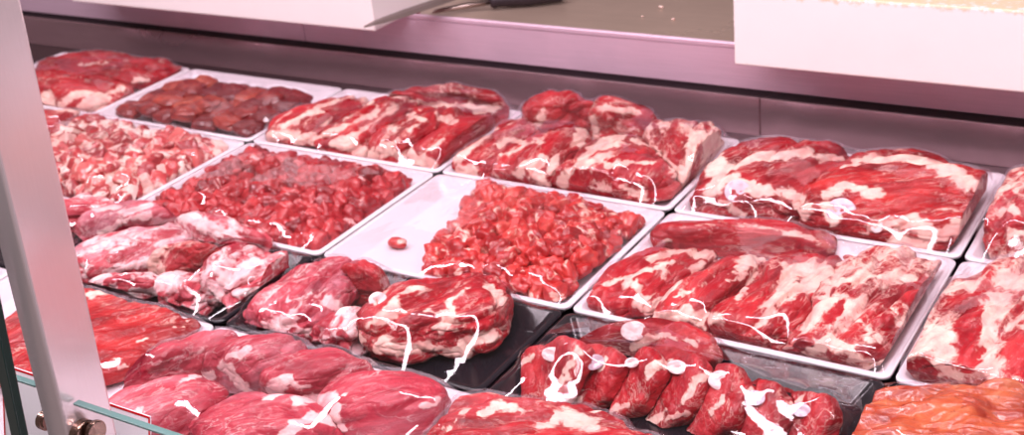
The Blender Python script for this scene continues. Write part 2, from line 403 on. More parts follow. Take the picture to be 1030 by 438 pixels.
cut('C1', M1, 'oval red-faced slice standing in the middle of the shank tray', [(156, 282), (168, 266), (192, 253), (222, 250), (228, 260), (212, 276), (186, 284)], 6.0, 'red', -.35, (160, 278, 222, 254), group=g, inf=1.2)
cut('C1', M1, 'lumpy knuckle of fat and red scraps at the bare end of the shank tray', [(212, 302), (214, 280), (234, 264), (262, 259), (284, 268), (286, 286), (262, 302), (236, 314)], 5.4, 'pale', .05, (215, 300, 280, 265), amp=1.5, group=g, inf=1.25)
cut('C1', M1, 'pale fatty end along the front edge of the shank tray beside the post', [(84, 294), (108, 282), (140, 276), (162, 274), (168, 290), (150, 304), (118, 304), (95, 300)], 4.0, 'pale', .1, (85, 295, 165, 278), group=g, inf=1.25)
cut('C1', M1, 'bony gristly piece hanging over the front rim of the shank tray', [(160, 302), (172, 284), (198, 277), (212, 284), (210, 304), (196, 318), (174, 312)], 4.4, 'pale', .05, (165, 305, 208, 280), amp=1.5, group=g, inf=1.3)
# --- black tray with neck
g = 'fatty neck pieces in the black tray'
cut('C2', M1, 'pinkish left half of the meat on the black tray with a bare end', [(256, 332), (276, 308), (304, 284), (328, 266), (346, 262), (362, 268), (352, 290), (340, 316), (328, 336), (298, 344)], 5.6, 'pink', -.3, (265, 330, 345, 265), lvl=7, group=g, inf=1.3)
cut('C2', 'meat_shank', 'small red shank with a white bone end in the middle of its black tray', [(346, 290), (352, 274), (368, 270), (388, 284), (392, 298), (382, 312), (362, 306)], 6.6, 'red', -.6, (352, 275, 385, 305), amp=.6, group=g)
cut('C2', M1, 'large marbled red neck piece with a fat edge beside the bare black tray end', [(368, 350), (376, 322), (392, 302), (420, 290), (468, 283), (500, 284), (510, 296), (504, 320), (498, 342), (472, 354), (424, 358), (388, 364)], 6.2, 'red', -.3, (375, 345, 500, 290), lvl=7, group=g, inf=1.12, sq=4.2)
cut('C2', M1, 'ragged fatty scraps at the front of the black tray under a film streak', [(318, 346), (334, 330), (352, 320), (370, 326), (366, 350), (352, 362), (332, 356)], 4.4, 'pale', -.05, (325, 350, 365, 325), amp=1.5, group=g, inf=1.35)
# --- chops
g = 'bone-in chops leaning in a row'
def chop(label, ol, Hc, gr, **k): cut('C3', 'meat_chop', label, ol, Hc, 'red', -.75, gr, cat='chop', group=g, sq=5.0, amp=.32, inf=1.16, lean=(-.35, -.62, .62), thick=.024, **k)
chop('chop at the row end nearest the bare black tray, film glinting on it', [(502, 400), (514, 376), (530, 353), (556, 344), (578, 350), (572, 374), (556, 402), (525, 404)], 4.6, (510, 400, 560, 350))
chop('second chop in the front row from the bare black tray', [(558, 404), (572, 374), (586, 352), (608, 352), (620, 366), (606, 396), (584, 410)], 4.8, (565, 404, 610, 355))
chop('third chop in the front row, a pale oval bone at its top', [(590, 416), (606, 386), (622, 360), (646, 353), (656, 370), (642, 402), (616, 418)], 5.0, (600, 412, 648, 358))
chop('fourth chop in the front row, fat fringe at its foot', [(636, 420), (654, 388), (668, 364), (690, 360), (702, 376), (690, 406), (664, 428)], 5.0, (645, 418, 690, 366))
chop('fifth chop in the front row, broad bright red face', [(676, 430), (692, 396), (706, 372), (732, 371), (744, 390), (730, 424), (704, 438)], 5.0, (685, 428, 735, 376))
chop('sixth chop in the front row, marrow bone with a red dot', [(722, 440), (738, 408), (750, 388), (774, 388), (784, 406), (770, 440), (748, 450)], 4.8, (730, 438, 775, 392))
chop('last chop in the front row, beside the bare black tray corner', [(768, 446), (784, 410), (800, 396), (824, 402), (830, 420), (818, 448), (790, 456)], 4.6, (775, 444, 822, 402))
chop('broad chop lying behind the front row with a large white bone', [(590, 350), (600, 328), (626, 313), (664, 316), (702, 338), (710, 358), (668, 372), (624, 364)], 7.4, (600, 345, 705, 350))
chop('thin chop end sticking up behind the front row', [(744, 388), (756, 374), (772, 368), (782, 376), (800, 394), (780, 394), (760, 390)], 5.6, (748, 388, 790, 380))
# --- marinated
cut('C4', 'marinated_meat', 'orange spice-marinated meat in wrinkled film', [(860, 428), (868, 406), (918, 392), (998, 389), (1060, 394), (1120, 425), (1110, 490), (1000, 520), (900, 490), (866, 456)], 6.2, 'marin', -.9, (865, 420, 1060, 420), lvl=7, amp=1.2)
# --- front row
cut('DL', M1, 'flat red cut at the picture edge left of the steel post', [(-90, 284), (-30, 282), (2, 284), (24, 292), (30, 310), (5, 335), (-50, 350), (-110, 330)], 3.6, 'flat', -.8, amp=.6)
cut('D0', M1, 'flat bright red slab of meat right beside the steel post', [(48, 300), (62, 291), (95, 297), (130, 303), (166, 312), (198, 325), (194, 336), (155, 356), (108, 380), (60, 400), (10, 385), (-10, 345)], 3.4, 'flat', -.8, (20, 360, 180, 320), lvl=7, amp=.6)
g = 'rounded pink muscles in the front tray'
cut('D1', M1, 'long silvery pink muscle at the back of the front tray, near the red slab', [(108, 398), (128, 378), (168, 356), (212, 339), (244, 336), (232, 352), (206, 372), (172, 388), (132, 402)], 6.0, 'pink', -.5, (112, 395, 240, 340), amp=.6, group=g)
cut('D1', M1, 'round pink muscle at the back centre of the front tray', [(214, 378), (222, 362), (250, 346), (284, 344), (304, 354), (290, 382), (264, 398), (238, 394)], 6.6, 'pink', -.5, (220, 372, 300, 350), lvl=7, amp=.5, group=g, inf=1.22)
cut('D1', M1, 'pink muscle with a wide lean face, behind the rightmost rounded one', [(270, 400), (288, 378), (306, 358), (340, 361), (372, 376), (350, 390), (330, 404), (300, 412)], 6.0, 'pink', -.55, (275, 395, 365, 372), lvl=7, amp=.5, group=g, inf=1.22)
cut('D1', M1, 'smooth rounded pink muscle at the tray end beside the striped roast', [(326, 416), (338, 396), (372, 380), (410, 383), (438, 398), (446, 410), (430, 428), (394, 446), (350, 448), (330, 436)], 6.6, 'pink', -.6, (330, 425, 440, 400), lvl=7, amp=.4, group=g)
cut('D1', M1, 'dark pink muscle under a curling white film glint, near the price card', [(104, 440), (118, 412), (156, 394), (196, 384), (222, 396), (206, 428), (160, 456), (120, 460)], 6.2, 'pink', -.6, (110, 435, 215, 392), lvl=7, amp=.5, group=g, inf=1.2)
cut('D1', M1, 'grained muscle at the bottom edge between two rounded ones', [(200, 446), (220, 416), (250, 402), (284, 408), (324, 420), (334, 442), (300, 470), (240, 476)], 6.0, 'pink', -.55, (210, 440, 320, 425), lvl=7, amp=.6, group=g, inf=1.2)
cut('D2', M1, 'striped red roast with a pale fat edge in front of the chops', [(436, 446), (458, 416), (490, 402), (540, 403), (580, 414), (630, 436), (690, 470), (640, 540), (540, 550), (450, 500)], 6.6, 'red', -.45, (440, 440, 620, 430), lvl=7)

# fat (+) and lean (-) markings of the cuts: picture polyline, half-width in px
F = []
def fat(w, *p): F.append((list(p), w, 1.0))
def lean(w, *p): F.append((list(p), w, -1.0))
# far left
fat(5, (46, 98), (52, 107)); fat(3, (62, 105), (75, 95), (92, 92)); fat(3, (80, 109), (100, 97), (122, 89)); fat(2.5, (97, 106), (112, 98)); fat(2.5, (50, 110), (76, 112), (102, 109)); fat(2, (60, 125), (80, 122))
fat(2, (135, 82), (150, 80)); fat(1.5, (80, 66), (110, 63))
# tray right of the liver
fat(5, (268, 141), (290, 134), (305, 141)); fat(3, (300, 119), (318, 110), (330, 118), (325, 126)); fat(2.5, (310, 112), (338, 101), (360, 96)); fat(4, (312, 141), (330, 133), (350, 126), (374, 115))
fat(4, (335, 145), (360, 136), (385, 119), (396, 109)); fat(4, (368, 101), (378, 108), (372, 113)); fat(6, (345, 147), (362, 152), (376, 159)); fat(5, (390, 152), (412, 156)); fat(6, (383, 151), (395, 145), (402, 153))
fat(5, (408, 157), (424, 161), (432, 167)); fat(3, (412, 115), (426, 122), (415, 131)); fat(2, (430, 151), (446, 140)); fat(4, (440, 118), (455, 122), (450, 118)); fat(2.5, (395, 97), (420, 103), (445, 106), (475, 107)); fat(3, (480, 112), (500, 109)); fat(3.5, (442, 171), (470, 151), (498, 131))
fat(3, (285, 128), (300, 120)); lean(4, (310, 126), (330, 114)); lean(4, (350, 122), (372, 108)); lean(4, (365, 140), (392, 120)); lean(5, (405, 148), (432, 128)); fat(1.2, (462, 140), (467, 148))
# tray behind the diced meat
fat(5, (465, 173), (475, 169), (478, 179)); fat(4, (500, 149), (510, 141), (526, 143)); fat(2.5, (505, 156), (520, 151), (536, 141)); fat(5, (520, 176), (526, 166), (546, 161)); fat(4, (536, 168), (550, 186)); fat(4, (540, 141), (560, 153), (555, 171))
fat(5, (585, 131), (580, 146)); fat(5, (565, 184), (580, 166), (600, 151), (622, 143)); fat(4, (592, 151), (610, 141), (626, 136)); fat(5, (590, 166), (600, 161), (610, 156)); fat(3, (612, 166), (640, 163), (656, 164)); fat(3, (640, 141), (660, 151), (675, 166), (681, 181))
fat(4, (693, 129), (697, 146), (692, 166)); fat(6, (685, 171), (690, 184)); fat(4, (600, 139), (595, 121)); fat(4, (628, 190), (646, 196), (662, 201)); fat(4, (598, 186), (610, 191)); fat(9, (706, 136), (722, 151), (720, 170)); fat(3, (602, 108), (640, 113)); fat(2.5, (540, 128), (548, 112))
lean(5, (675, 135), (682, 160)); lean(4, (615, 150), (640, 150)); lean(6, (640, 180), (665, 195)); lean(6, (575, 195), (590, 178)); lean(5, (545, 150), (560, 145)); lean(5, (480, 160), (495, 150)); lean(3, (662, 135), (672, 150))
# bone-in joints
fat(5, (712, 196), (724, 184), (740, 180), (756, 188)); fat(6, (760, 191), (772, 194)); fat(5, (775, 189), (800, 196), (810, 206)); fat(4, (800, 206), (808, 216)); fat(4, (730, 206), (746, 216)); fat(4, (735, 170), (760, 160), (800, 155), (842, 159)); fat(3, (715, 188), (735, 168))
fat(5, (832, 197), (850, 186), (866, 191), (884, 193)); fat(5, (833, 206), (842, 226)); fat(6, (905, 221), (926, 226), (936, 236)); fat(6, (940, 239), (962, 230), (982, 214)); fat(7, (880, 160), (905, 157), (940, 163), (970, 180), (986, 192)); fat(4, (850, 168), (880, 158)); fat(5, (896, 244), (932, 247)); fat(4, (868, 230), (892, 226))
lean(7, (780, 180), (820, 180)); lean(8, (880, 178), (905, 188), (925, 205)); lean(5, (955, 205), (985, 198)); lean(6, (885, 212), (905, 210)); lean(5, (850, 228), (868, 222))
fat(9, (1012, 215), (1025, 200)); fat(6, (1005, 235), (1030, 232)); lean(5, (1008, 222), (1006, 240)); lean(4, (1015, 195), (1030, 205)); lean(4, (1020, 222), (1030, 225))
# shoulder tray
fat(3, (605, 286), (630, 279), (655, 271), (676, 263)); fat(4.5, (655, 260), (680, 253), (700, 254)); fat(4.5, (630, 281), (640, 291), (645, 306)); fat(3.5, (645, 306), (660, 286), (666, 273)); fat(4, (652, 314), (666, 301), (682, 283), (706, 266)); fat(3, (680, 299), (700, 291), (712, 288)); fat(3, (700, 257), (712, 252))
fat(4, (652, 314), (672, 321), (692, 319)); fat(4, (690, 311), (700, 321), (706, 326)); fat(2.5, (602, 316), (640, 306)); fat(2.5, (665, 246), (700, 228), (760, 229), (812, 239), (824, 246)); fat(5, (700, 258), (716, 256)); fat(7, (736, 272), (752, 263), (768, 260)); fat(3, (732, 282), (760, 274), (742, 302))
fat(8, (784, 300), (795, 276), (830, 268)); fat(8, (800, 292), (818, 284), (842, 274)); fat(6, (775, 307), (795, 292)); fat(4, (762, 327), (785, 302)); fat(5, (812, 322), (830, 302), (846, 276)); fat(4, (705, 317), (722, 323)); fat(6, (808, 334), (825, 308), (836, 292)); fat(8, (832, 342), (852, 348), (880, 366)); fat(7, (818, 352), (832, 344)); fat(6, (842, 317), (868, 300))
fat(5, (850, 362), (888, 362), (905, 342), (926, 312)); fat(1.3, (882, 306), (904, 317)); fat(4, (872, 336), (862, 320)); fat(3.5, (842, 284), (872, 278), (916, 280)); fat(2.5, (930, 310), (945, 285)); fat(2, (725, 246), (732, 236))
lean(8, (690, 236), (740, 238), (780, 244)); lean(8, (890, 299), (914, 294), (932, 284)); lean(9, (888, 331), (896, 334)); lean(5, (845, 290), (858, 294)); lean(6, (852, 337), (862, 332)); lean(5, (870, 352), (885, 354)); lean(6, (630, 298), (620, 310)); lean(4, (652, 292), (662, 276)); lean(6, (735, 330), (760, 300)); lean(4, (765, 290), (780, 272)); lean(6, (760, 345), (790, 325)); lean(5, (800, 355), (808, 345)); lean(3, (833, 325), (846, 305)); lean(6, (665, 292), (690, 275)); lean(6, (710, 290), (735, 270)); lean(5, (675, 330), (700, 335))
# white-fatted meat
fat(13, (922, 350), (942, 337), (956, 346), (968, 372)); fat(8, (950, 297), (980, 286)); fat(11, (1002, 302), (992, 330), (986, 366)); fat(4, (960, 292), (930, 317)); fat(9, (1012, 282), (1030, 287)); lean(8, (976, 300), (970, 330), (972, 362)); lean(4, (908, 345), (914, 375)); lean(3, (935, 370), (942, 385)); lean(7, (1020, 340), (1030, 375)); lean(7, (945, 308), (970, 298)); lean(3, (925, 375), (930, 388))
# pale shanks
fat(2.5, (90, 242), (110, 229), (150, 216)); fat(6, (187, 216), (205, 226), (230, 236)); fat(4, (90, 283), (120, 271), (150, 263), (165, 247)); fat(7, (147, 264), (160, 276), (175, 281)); fat(7, (215, 292), (235, 281), (255, 266)); fat(5, (95, 296), (130, 291), (160, 288)); fat(5, (200, 302), (195, 312))
lean(5, (172, 272), (190, 263), (210, 256)); lean(3, (90, 272), (120, 259), (150, 247)); lean(4, (206, 246), (236, 246)); lean(4, (245, 288), (270, 278)); lean(3, (105, 284), (125, 280)); lean(4, (175, 305), (190, 300)); lean(3, (120, 290), (150, 284)); fat(3, (125, 212), (150, 209))
fat(4, (95, 210), (115, 208)); lean(4, (90, 216), (75, 222))
# neck
fat(6, (270, 332), (290, 322), (312, 332)); fat(5, (330, 302), (345, 312)); fat(6, (380, 346), (400, 351), (440, 351), (470, 353)); fat(7, (376, 327), (390, 312), (406, 300)); fat(5, (396, 301), (420, 291)); fat(3.5, (440, 332), (450, 322), (456, 302)); fat(4, (470, 346), (496, 336)); fat(6, (496, 290), (504, 302)); fat(2.5, (430, 312), (446, 316)); fat(5, (355, 356), (362, 342)); fat(4, (290, 302), (312, 290)); fat(5, (340, 337), (355, 326)); fat(2.5, (460, 302), (470, 290)); fat(4, (378, 303), (386, 296))
lean(8, (414, 307), (440, 300)); lean(9, (472, 308), (482, 322)); lean(5, (352, 280), (362, 290)); lean(5, (308, 325), (325, 328)); lean(4, (350, 347), (345, 337)); lean(4, (382, 332), (420, 336), (436, 339)); lean(5, (300, 295), (335, 272)); lean(4, (455, 345), (440, 342))
# chops
for a, b in (((555, 402), (585, 404)), ((600, 414), (632, 408)), ((645, 424), (690, 414)), ((560, 392), (570, 376)), ((690, 404), (700, 384))): fat(3, a, b)
fat(2, (660, 335), (700, 345)); fat(4, (640, 345), (655, 340)); fat(3, (575, 368), (583, 352)); fat(3, (612, 362), (605, 372)); fat(4, (655, 372), (672, 364)); fat(4, (702, 380), (715, 376)); fat(3, (748, 396), (756, 392)); fat(3, (520, 372), (535, 360)); fat(2, (512, 392), (516, 388)); fat(2.5, (776, 376), (784, 380)); fat(3, (795, 408), (806, 402)); fat(3, (715, 414), (728, 402))
# front tray
fat(5, (222, 370), (238, 382), (250, 394)); fat(6, (275, 397), (286, 382), (302, 386)); fat(4, (333, 424), (340, 408), (346, 432)); fat(3.5, (215, 377), (186, 382)); fat(6, (300, 402), (332, 403)); fat(4, (282, 440), (300, 424), (335, 420)); fat(3, (130, 422), (142, 412)); fat(1.5, (345, 397), (362, 401), (392, 396), (412, 399)); fat(3, (420, 410), (440, 404)); fat(2.5, (230, 360), (250, 352))
lean(10, (360, 412), (400, 412)); lean(8, (310, 375), (340, 378)); lean(6, (150, 420), (190, 405))
fat(4, (484, 417), (505, 407), (530, 417)); fat(9, (546, 427), (562, 417), (592, 428)); fat(2.5, (450, 432), (470, 412)); lean(6, (520, 430), (545, 415)); lean(4, (470, 430), (500, 425))
for p in ((140, 345), (115, 362), (175, 330), (190, 322), (120, 370)): fat(1.5, p, (p[0]+8, p[1]-2))
fat(2, (2, 292), (12, 300))
BONES = [  # picture point, semi-axes cm, mat, tilt by surface, owner label snippet
 (742, 193, 1.6, 1.5, GRISTLE, 'blue-white cut bone'), (846, 212, 1.7, 1.5, GRISTLE, 'blue-white cut bone'), (882, 228, .7, .8, BONE, 'small yellowish bone'),
 (557, 357, 1.25, .75, BONE, 'white bone end'), (597, 365, 1.15, .8, GRISTLE, 'lilac bone end'), (634, 368, 1.1, .8, BONE, 'white bone end'), (682, 371, 1.2, .85, BONE, 'white bone end'), (725, 383, 1.2, .95, BONE, 'white bone end'),
 (760, 402, 1.2, .9, GRISTLE, 'lilac bone end'), (806, 414, 1.1, .8, GRISTLE, 'pale bone end'), (637, 333, 1.4, 1.1, BONE, 'large white bone'), (380, 302, 1.0, .9, BONE, 'white bone end')]
def marin_mat():
    m, nt, b, o = newmat('orange_marinade'); N = NT(nt)
    tc = N.n('ShaderNodeTexCoord'); P = tc.outputs['Object']
    n1 = N.noise(P, 30, 6, .6, .6); n2 = N.noise(P, 150, 3, .6)
    c = N.ramp(n1, [(.25, (.16, .008, .006)), (.42, (.36, .04, .014)), (.58, (.50, .105, .035)), (.78, (.66, .28, .15))])
    c = N.mix(N.mrange(n2, .60, .72, 0, .75), c, (.16, .012, .006))
    N.l(c, b.inputs['Base Color']); b.inputs['Roughness'].default_value = .35
    b.inputs['Coat Weight'].default_value = .6; b.inputs['Coat Roughness'].default_value = .12
    N.l(N.bump(N.math('ADD', n1, N.math('MULTIPLY', n2, .4)), .6, .005), b.inputs['Normal'])
    return m
MEAT['marin'] = marin_mat()

BASE = FLOOR + .0016
def smooth_radial(poly, c, n=240, sig=5):
    d = poly - c; m = len(d); r = np.zeros(n)
    for k in range(n):
        a = 2*math.pi*k/n; u = np.array([math.cos(a), math.sin(a)]); best = 0
        for i in range(m):
            p, q = d[i], d[(i+1) % m]; e = q-p
            den = u[0]*e[1]-u[1]*e[0]
            if abs(den) < 1e-12: continue
            t = (p[0]*e[1]-p[1]*e[0])/den; s = (p[0]*u[1]-p[1]*u[0])/den
            if -1e-6 <= s <= 1+1e-6 and t > best: best = t
        r[k] = best
    w = np.exp(-.5*(np.arange(-3*sig, 3*sig+1)/sig)**2); w /= w.sum()
    return np.convolve(np.concatenate([r[-3*sig:], r, r[:3*sig]]), w, 'valid')
def clamp_tray(v, T):
    z = v[:, 2]
    s = np.clip((z-FLOOR)/(RIM-FLOOR), 0, 1)
    up = np.clip((z-RIM-.0008)/.008, 0, 1)
    for k, h in ((0, T['hx']), (1, T['hy'])):
        lim = h-.0268+s*.0135 + up*(.0128 if T['black'] else .004)
        v[:, k] = np.clip(v[:, k], T['c'][k]-lim, T['c'][k]+lim)
    return v
def build_cut(c):
    T = TRAYS[c['t']]
    ol = np.array(c['ol'], float); y1, y0 = ol[:, 1].max(), ol[:, 1].min()
    Hh = c['H']*{'A3': .80, 'A4': .80, 'A5': .86, 'A1': .85, 'A6': .9, 'B3': .80, 'B4': .84, 'D1': .84, 'D2': .86, 'C4': .84, 'C2': .92, 'C1': .92}.get(c['t'], 1.0); W3 = []
    for x, y in ol:
        t = (y1-y)/(y1-y0); W3.append(at_z(x, y, BASE+Hh*(.10+.62*t))[:2])
    P = np.array(W3)
    a = P; b = np.roll(P, -1, 0); cr = a[:, 0]*b[:, 1]-b[:, 0]*a[:, 1]
    cen = ((a+b)*cr[:, None]).sum(0)/(3*cr.sum())
    rad = smooth_radial(P, cen, sig=4)*c['inf']
    V, Fl, FA_ = ico(c['lvl'])
    n = c['sq']; rho = np.hypot(V[:, 0], V[:, 1]); h = np.abs(V[:, 2])
    s = 1/(rho**n+h**n)**(1/n); rho2, h2 = rho*s, h*s
    th = np.arctan2(V[:, 1], V[:, 0]) % (2*math.pi)
    R = np.interp(th/(2*math.pi)*240, np.arange(241), np.append(rad, rad[0]))
    zc = .34*Hh
    if c.get('lean'):
        fp = ol[ol[:, 1].argmax()]; Q = at_z(fp[0], fp[1], BASE+.002)
        nv = np.array(c['lean'], float); nv /= np.linalg.norm(nv); uu = np.cross([0, 0, 1], nv); uu /= np.linalg.norm(uu); ww = np.cross(nv, uu)
        pts = []
        for x, y in ol:
            d = ray(x, y); d = CAM+d*((Q-CAM)@nv)/(d@nv)-Q; pts.append((d@uu, d@ww))
        P2 = np.array(pts); a = P2; b = np.roll(P2, -1, 0); cr = a[:, 0]*b[:, 1]-b[:, 0]*a[:, 1]
        cen2 = ((a+b)*cr[:, None]).sum(0)/(3*cr.sum()); rad = smooth_radial(P2, cen2, sig=3)*c['inf']
        R = np.interp(th/(2*math.pi)*240, np.arange(241), np.append(rad, rad[0]))
        th_ = c['thick']
        v = Q+np.outer(cen2[0]+rho2*R*np.cos(th), uu)+np.outer(cen2[1]+rho2*R*np.sin(th), ww)+np.outer(np.sign(V[:, 2])*h2*th_/2-th_/2, nv)
        cen = v[:, :2].mean(0)
    else: v = np.stack([cen[0]+rho2*R*np.cos(th), cen[1]+rho2*R*np.sin(th), BASE+zc+np.where(V[:, 2] > 0, (Hh-zc)*h2, -zc*h2)], 1)
    if c['grain']:
        g = c['grain']; p, q = at_z(g[0], g[1], .04), at_z(g[2], g[3], .04); ang = math.atan2(q[1]-p[1], q[0]-p[0])
    else:
        ev, evec = np.linalg.eigh(np.cov((P-cen).T)); ang = math.atan2(evec[1, 1], evec[0, 1])
    ca, sa = math.cos(ang), math.sin(ang)
    def loc(v):
        d = v-np.array([cen[0], cen[1], BASE]); return np.stack([d[:, 0]*ca+d[:, 1]*sa, -d[:, 0]*sa+d[:, 1]*ca, d[:, 2]], 1)
    nr = vnormals(v, FA_); L = loc(v)+np.random.rand(3)*20
    am = c['amp']
    d1 = fbm(L*np.array([9, 24, 20]), 2)*.0085*am
    d2 = -np.maximum(0, .30-np.abs(fbm(L*np.array([9, 26, 22])+9, 2)))*.022*am+.002
    d3 = (fbm(L*np.array([40, 80, 80]), 2)*.0016-np.maximum(0, .2-np.abs(fbm(L*np.array([22, 60, 60])+5, 2)))*.008)*am
    v = v+nr*(d1+d2+d3)[:, None]
    v[:, 2] = np.maximum(v[:, 2], BASE)
    c.update(v=v, cen=cen, ang=ang, loc=loc, Fl=Fl, FA=FA_, T=T)
    clamp_tray(v, T)
    # give way to the pieces already lying in this tray: draw back towards the own middle
    ctr = v.mean(0); ctr[2] = BASE+(v[:, 2].max()-BASE)*.55; c['ctr'] = ctr
    for o in T['cuts']:
        lo, hi = o['v'].min(0)-.002, o['v'].max(0)+.002
        if not ((v.min(0) < hi) & (lo < v.max(0))).all(): continue
        d = v-ctr; ln = np.linalg.norm(d, axis=1); cv = Vector(ctr)
        for i in range(len(v)):
            l, nn, fi, dd = o['bvh'].ray_cast(cv, Vector(d[i]), ln[i]+.0022)
            if l is not None: v[i] = ctr+d[i]/ln[i]*max(dd-.0022, .002)
    v[:, 2] = np.maximum(v[:, 2], BASE); clamp_tray(v, T)
    c['bvh'] = BVHTree.FromPolygons([Vector(x) for x in v], Fl)
    T['cuts'].append(c)
for c in CUTS: build_cut(c)
# pieces pressed together share a boundary without cutting into one another or their tray
def shrink(q, faces):
    idx = np.unique(q['FA'][faces].ravel()); m = np.zeros(len(q['v']), bool); m[idx] = True
    d = q['ctr']-q['v']; ln = np.linalg.norm(d, axis=1)[:, None]
    q['v'][m] += (d/ln)[m]*.0013
    q['v'][:, 2] = np.maximum(q['v'][:, 2], BASE)
    q['bvh'] = BVHTree.FromPolygons([Vector(x) for x in q['v']], q['Fl'])
for T in TRAYS.values():
    L = T['cuts']; tm = T['o'].data; tb = BVHTree.FromPolygons([v.co+Vector(T['c']) for v in tm.vertices], [tuple(p.vertices) for p in tm.polygons])
    for it in range(40):
        hit = 0
        for i in range(len(L)):
            A = L[i]; ov = A['bvh'].overlap(tb)
            if ov: hit += 1; shrink(A, [o[0] for o in ov])
            for j in range(i):
                B = L[j]
                if not ((A['v'].min(0) < B['v'].max(0)) & (B['v'].min(0) < A['v'].max(0))).all(): continue
                ov = A['bvh'].overlap(B['bvh'])
                if ov: hit += 1; shrink(A, [o[0] for o in ov]); shrink(B, [o[1] for o in ov])
        if not hit: break
# where the markings lie on the meat
def hit_cut(px, py):
    o, d = Vector(CAM), Vector(ray(px, py)).normalized(); best = None
    for c in CUTS:
        l, nn, fi, dist = c['bvh'].ray_cast(o, d)
        if l is not None and (best is None or dist < best[3]): best = (c, l, nn, dist)
    return best
for c in CUTS: c['marks'] = []
for pl, w, sg in F:
    prev = None
    for (xa, ya), (xb, yb) in zip(pl[:-1], pl[1:]):
        m = max(1, int(math.hypot(xb-xa, yb-ya)/2.5))
        for k in range(m+1):
            h = hit_cut(xa+(xb-xa)*k/m, ya+(yb-ya)*k/m)
            if h: h[0]['marks'].append((np.array(h[1]), w*h[3]/FPX*1.15, sg))
for c in CUTS:
    v = c['v']; f = np.full(len(v), c['fb']+(.10 if c['t'] in ('A3', 'A4', 'A5', 'B3', 'B4', 'A6') else .04))
    wv = v+np.stack([fbm(v*70+k*31, 3) for k in range(3)], 1)*.0045
    for p, w, sg in c['marks']:
        d = np.linalg.norm(wv-p, axis=1)/w
        a = 1.0*np.clip(1.35-d, -1, 1)*.8
        if sg > 0: f = np.maximum(f, np.where(d < 2.6, np.maximum(a*.95, -1), -9))
        else: f = np.where(d < 1.7, np.minimum(f, -a*.95), f)
    me = mesh(c['name'], c['loc'](v), c['Fl'], MEAT[c['mat']])
    at = me.attributes.new('fat', 'FLOAT', 'POINT'); at.data.foreach_set('value', f.astype(np.float32))
    o = link(c['name'], me); o.location = (c['cen'][0], c['cen'][1], BASE); o.rotation_euler = (0, 0, c['ang'])
    tag(o, c['label'], c['cat'], c['group']); c['obj'] = o
# bones set into the cuts
BTREES = []
TBV = [BVHTree.FromPolygons([v.co+Vector(T['c']) for v in T['o'].data.vertices], [tuple(p.vertices) for p in T['o'].data.polygons]) for T in TRAYS.values()]
bpy.context.view_layer.update()
for px, py, ra, rb, mt, lb in BONES:
    h = hit_cut(px, py)
    if not h: continue
    c, l, nn, dist = h
    V, Fl, FA_ = ico(4)
    n = (Vector(nn)*.35 + Vector(CAM-np.array(l)).normalized()*.7 + Vector((0, 0, .2))).normalized()
    t = n.cross(Vector((0, 0, 1))).normalized(); bb = n.cross(t)
    w = np.outer(V[:, 0]*ra/100, t)+np.outer(V[:, 1]*rb/100, bb)+np.outer(np.sign(V[:, 2])*np.abs(V[:, 2])**.7*.0018, n)+np.array(l)
    ctr = np.exp(-((V[:, 0]**2+V[:, 1]**2)/.25)); w = w-np.outer(ctr*.0018*(V[:, 2] > 0), n)
    w = w+(fbm(w*140)*.0012)[:, None]*np.array(n)
    for it in range(22):
        bt = BVHTree.FromPolygons([Vector(x) for x in w], Fl)
        if not any(bt.overlap(o['bvh']) for o in CUTS if o is not c) and not any(bt.overlap(x) for x in TBV): break
        if any(bt.overlap(x) for x in TBV): w = w+(c['ctr']-w.mean(0))*.07
        m_ = w.mean(0); w = m_+(w-m_)*.975+np.array(n)*.0006
    BTREES.append(BVHTree.FromPolygons([Vector(x) for x in w], Fl))
    me = mesh('bone', c['loc'](w), Fl, mt); b = link('bone', me, c['obj']); b['label'] = lb

# ------------------------------------------------------------------ diced meat
def dice_mat(name, stops, fatc, thr, gloss=.3):
    m, nt, b, o = newmat(name); N = NT(nt)
    tc = N.n('ShaderNodeTexCoord'); oi = N.n('ShaderNodeObjectInfo'); P0 = tc.outputs['Object']
    off = N.n('ShaderNodeVectorMath', operation='SCALE'); off.inputs[0].default_value = (9, 4, 6); N.l(oi.outputs['Random'], off.inputs['Scale'])
    add = N.n('ShaderNodeVectorMath', operation='ADD'); N.l(P0, add.inputs[0]); N.l(off.outputs[0], add.inputs[1]); P = add.outputs[0]
    n1 = N.noise(P, 70, 4, .6, .5)
    k = N.math('ADD', N.math('MULTIPLY', n1, .6), N.math('MULTIPLY', oi.outputs['Random'], .4))
    c = N.ramp(k, stops)
    f = N.mrange(N.noise(N.scale(P, (.5, 1, 1)), 45, 6, .62, 1.0), thr, thr+.09)
    c = N.mix(f, c, fatc)
    N.l(c, b.inputs['Base Color']); b.inputs['Roughness'].default_value = gloss+.1
    b.inputs['Coat Weight'].default_value = .5; b.inputs['Coat Roughness'].default_value = .1
    b.inputs['Subsurface Weight'].default_value = .1; b.inputs['Subsurface Scale'].default_value = .003; b.inputs['Subsurface Radius'].default_value = (1, .25, .2)
    N.l(N.bump(n1, .5, .003), b.inputs['Normal'])
    return m
DICE = dice_mat('diced_meat_red', [(.2, (.20, .003, .006)), (.46, (.44, .011, .013)), (.66, (.57, .042, .036)), (.85, (.66, .16, .12))], (.80, .48, .39), .55)
STEW = dice_mat('stewing_meat_dark', [(.25, (.14, .002, .006)), (.5, (.35, .009, .016)), (.75, (.52, .045, .05))], (.76, .42, .40), .60)
FATTY = dice_mat('fatty_meat_pink', [(.25, (.26, .008, .015)), (.5, (.50, .045, .05)), (.75, (.66, .17, .15))], (.82, .60, .52), .50)
WHITEF = dice_mat('white_fat', [(.25, (.72, .42, .38)), (.5, (.80, .56, .49)), (.75, (.84, .66, .58))], (.62, .15, .15), .62)
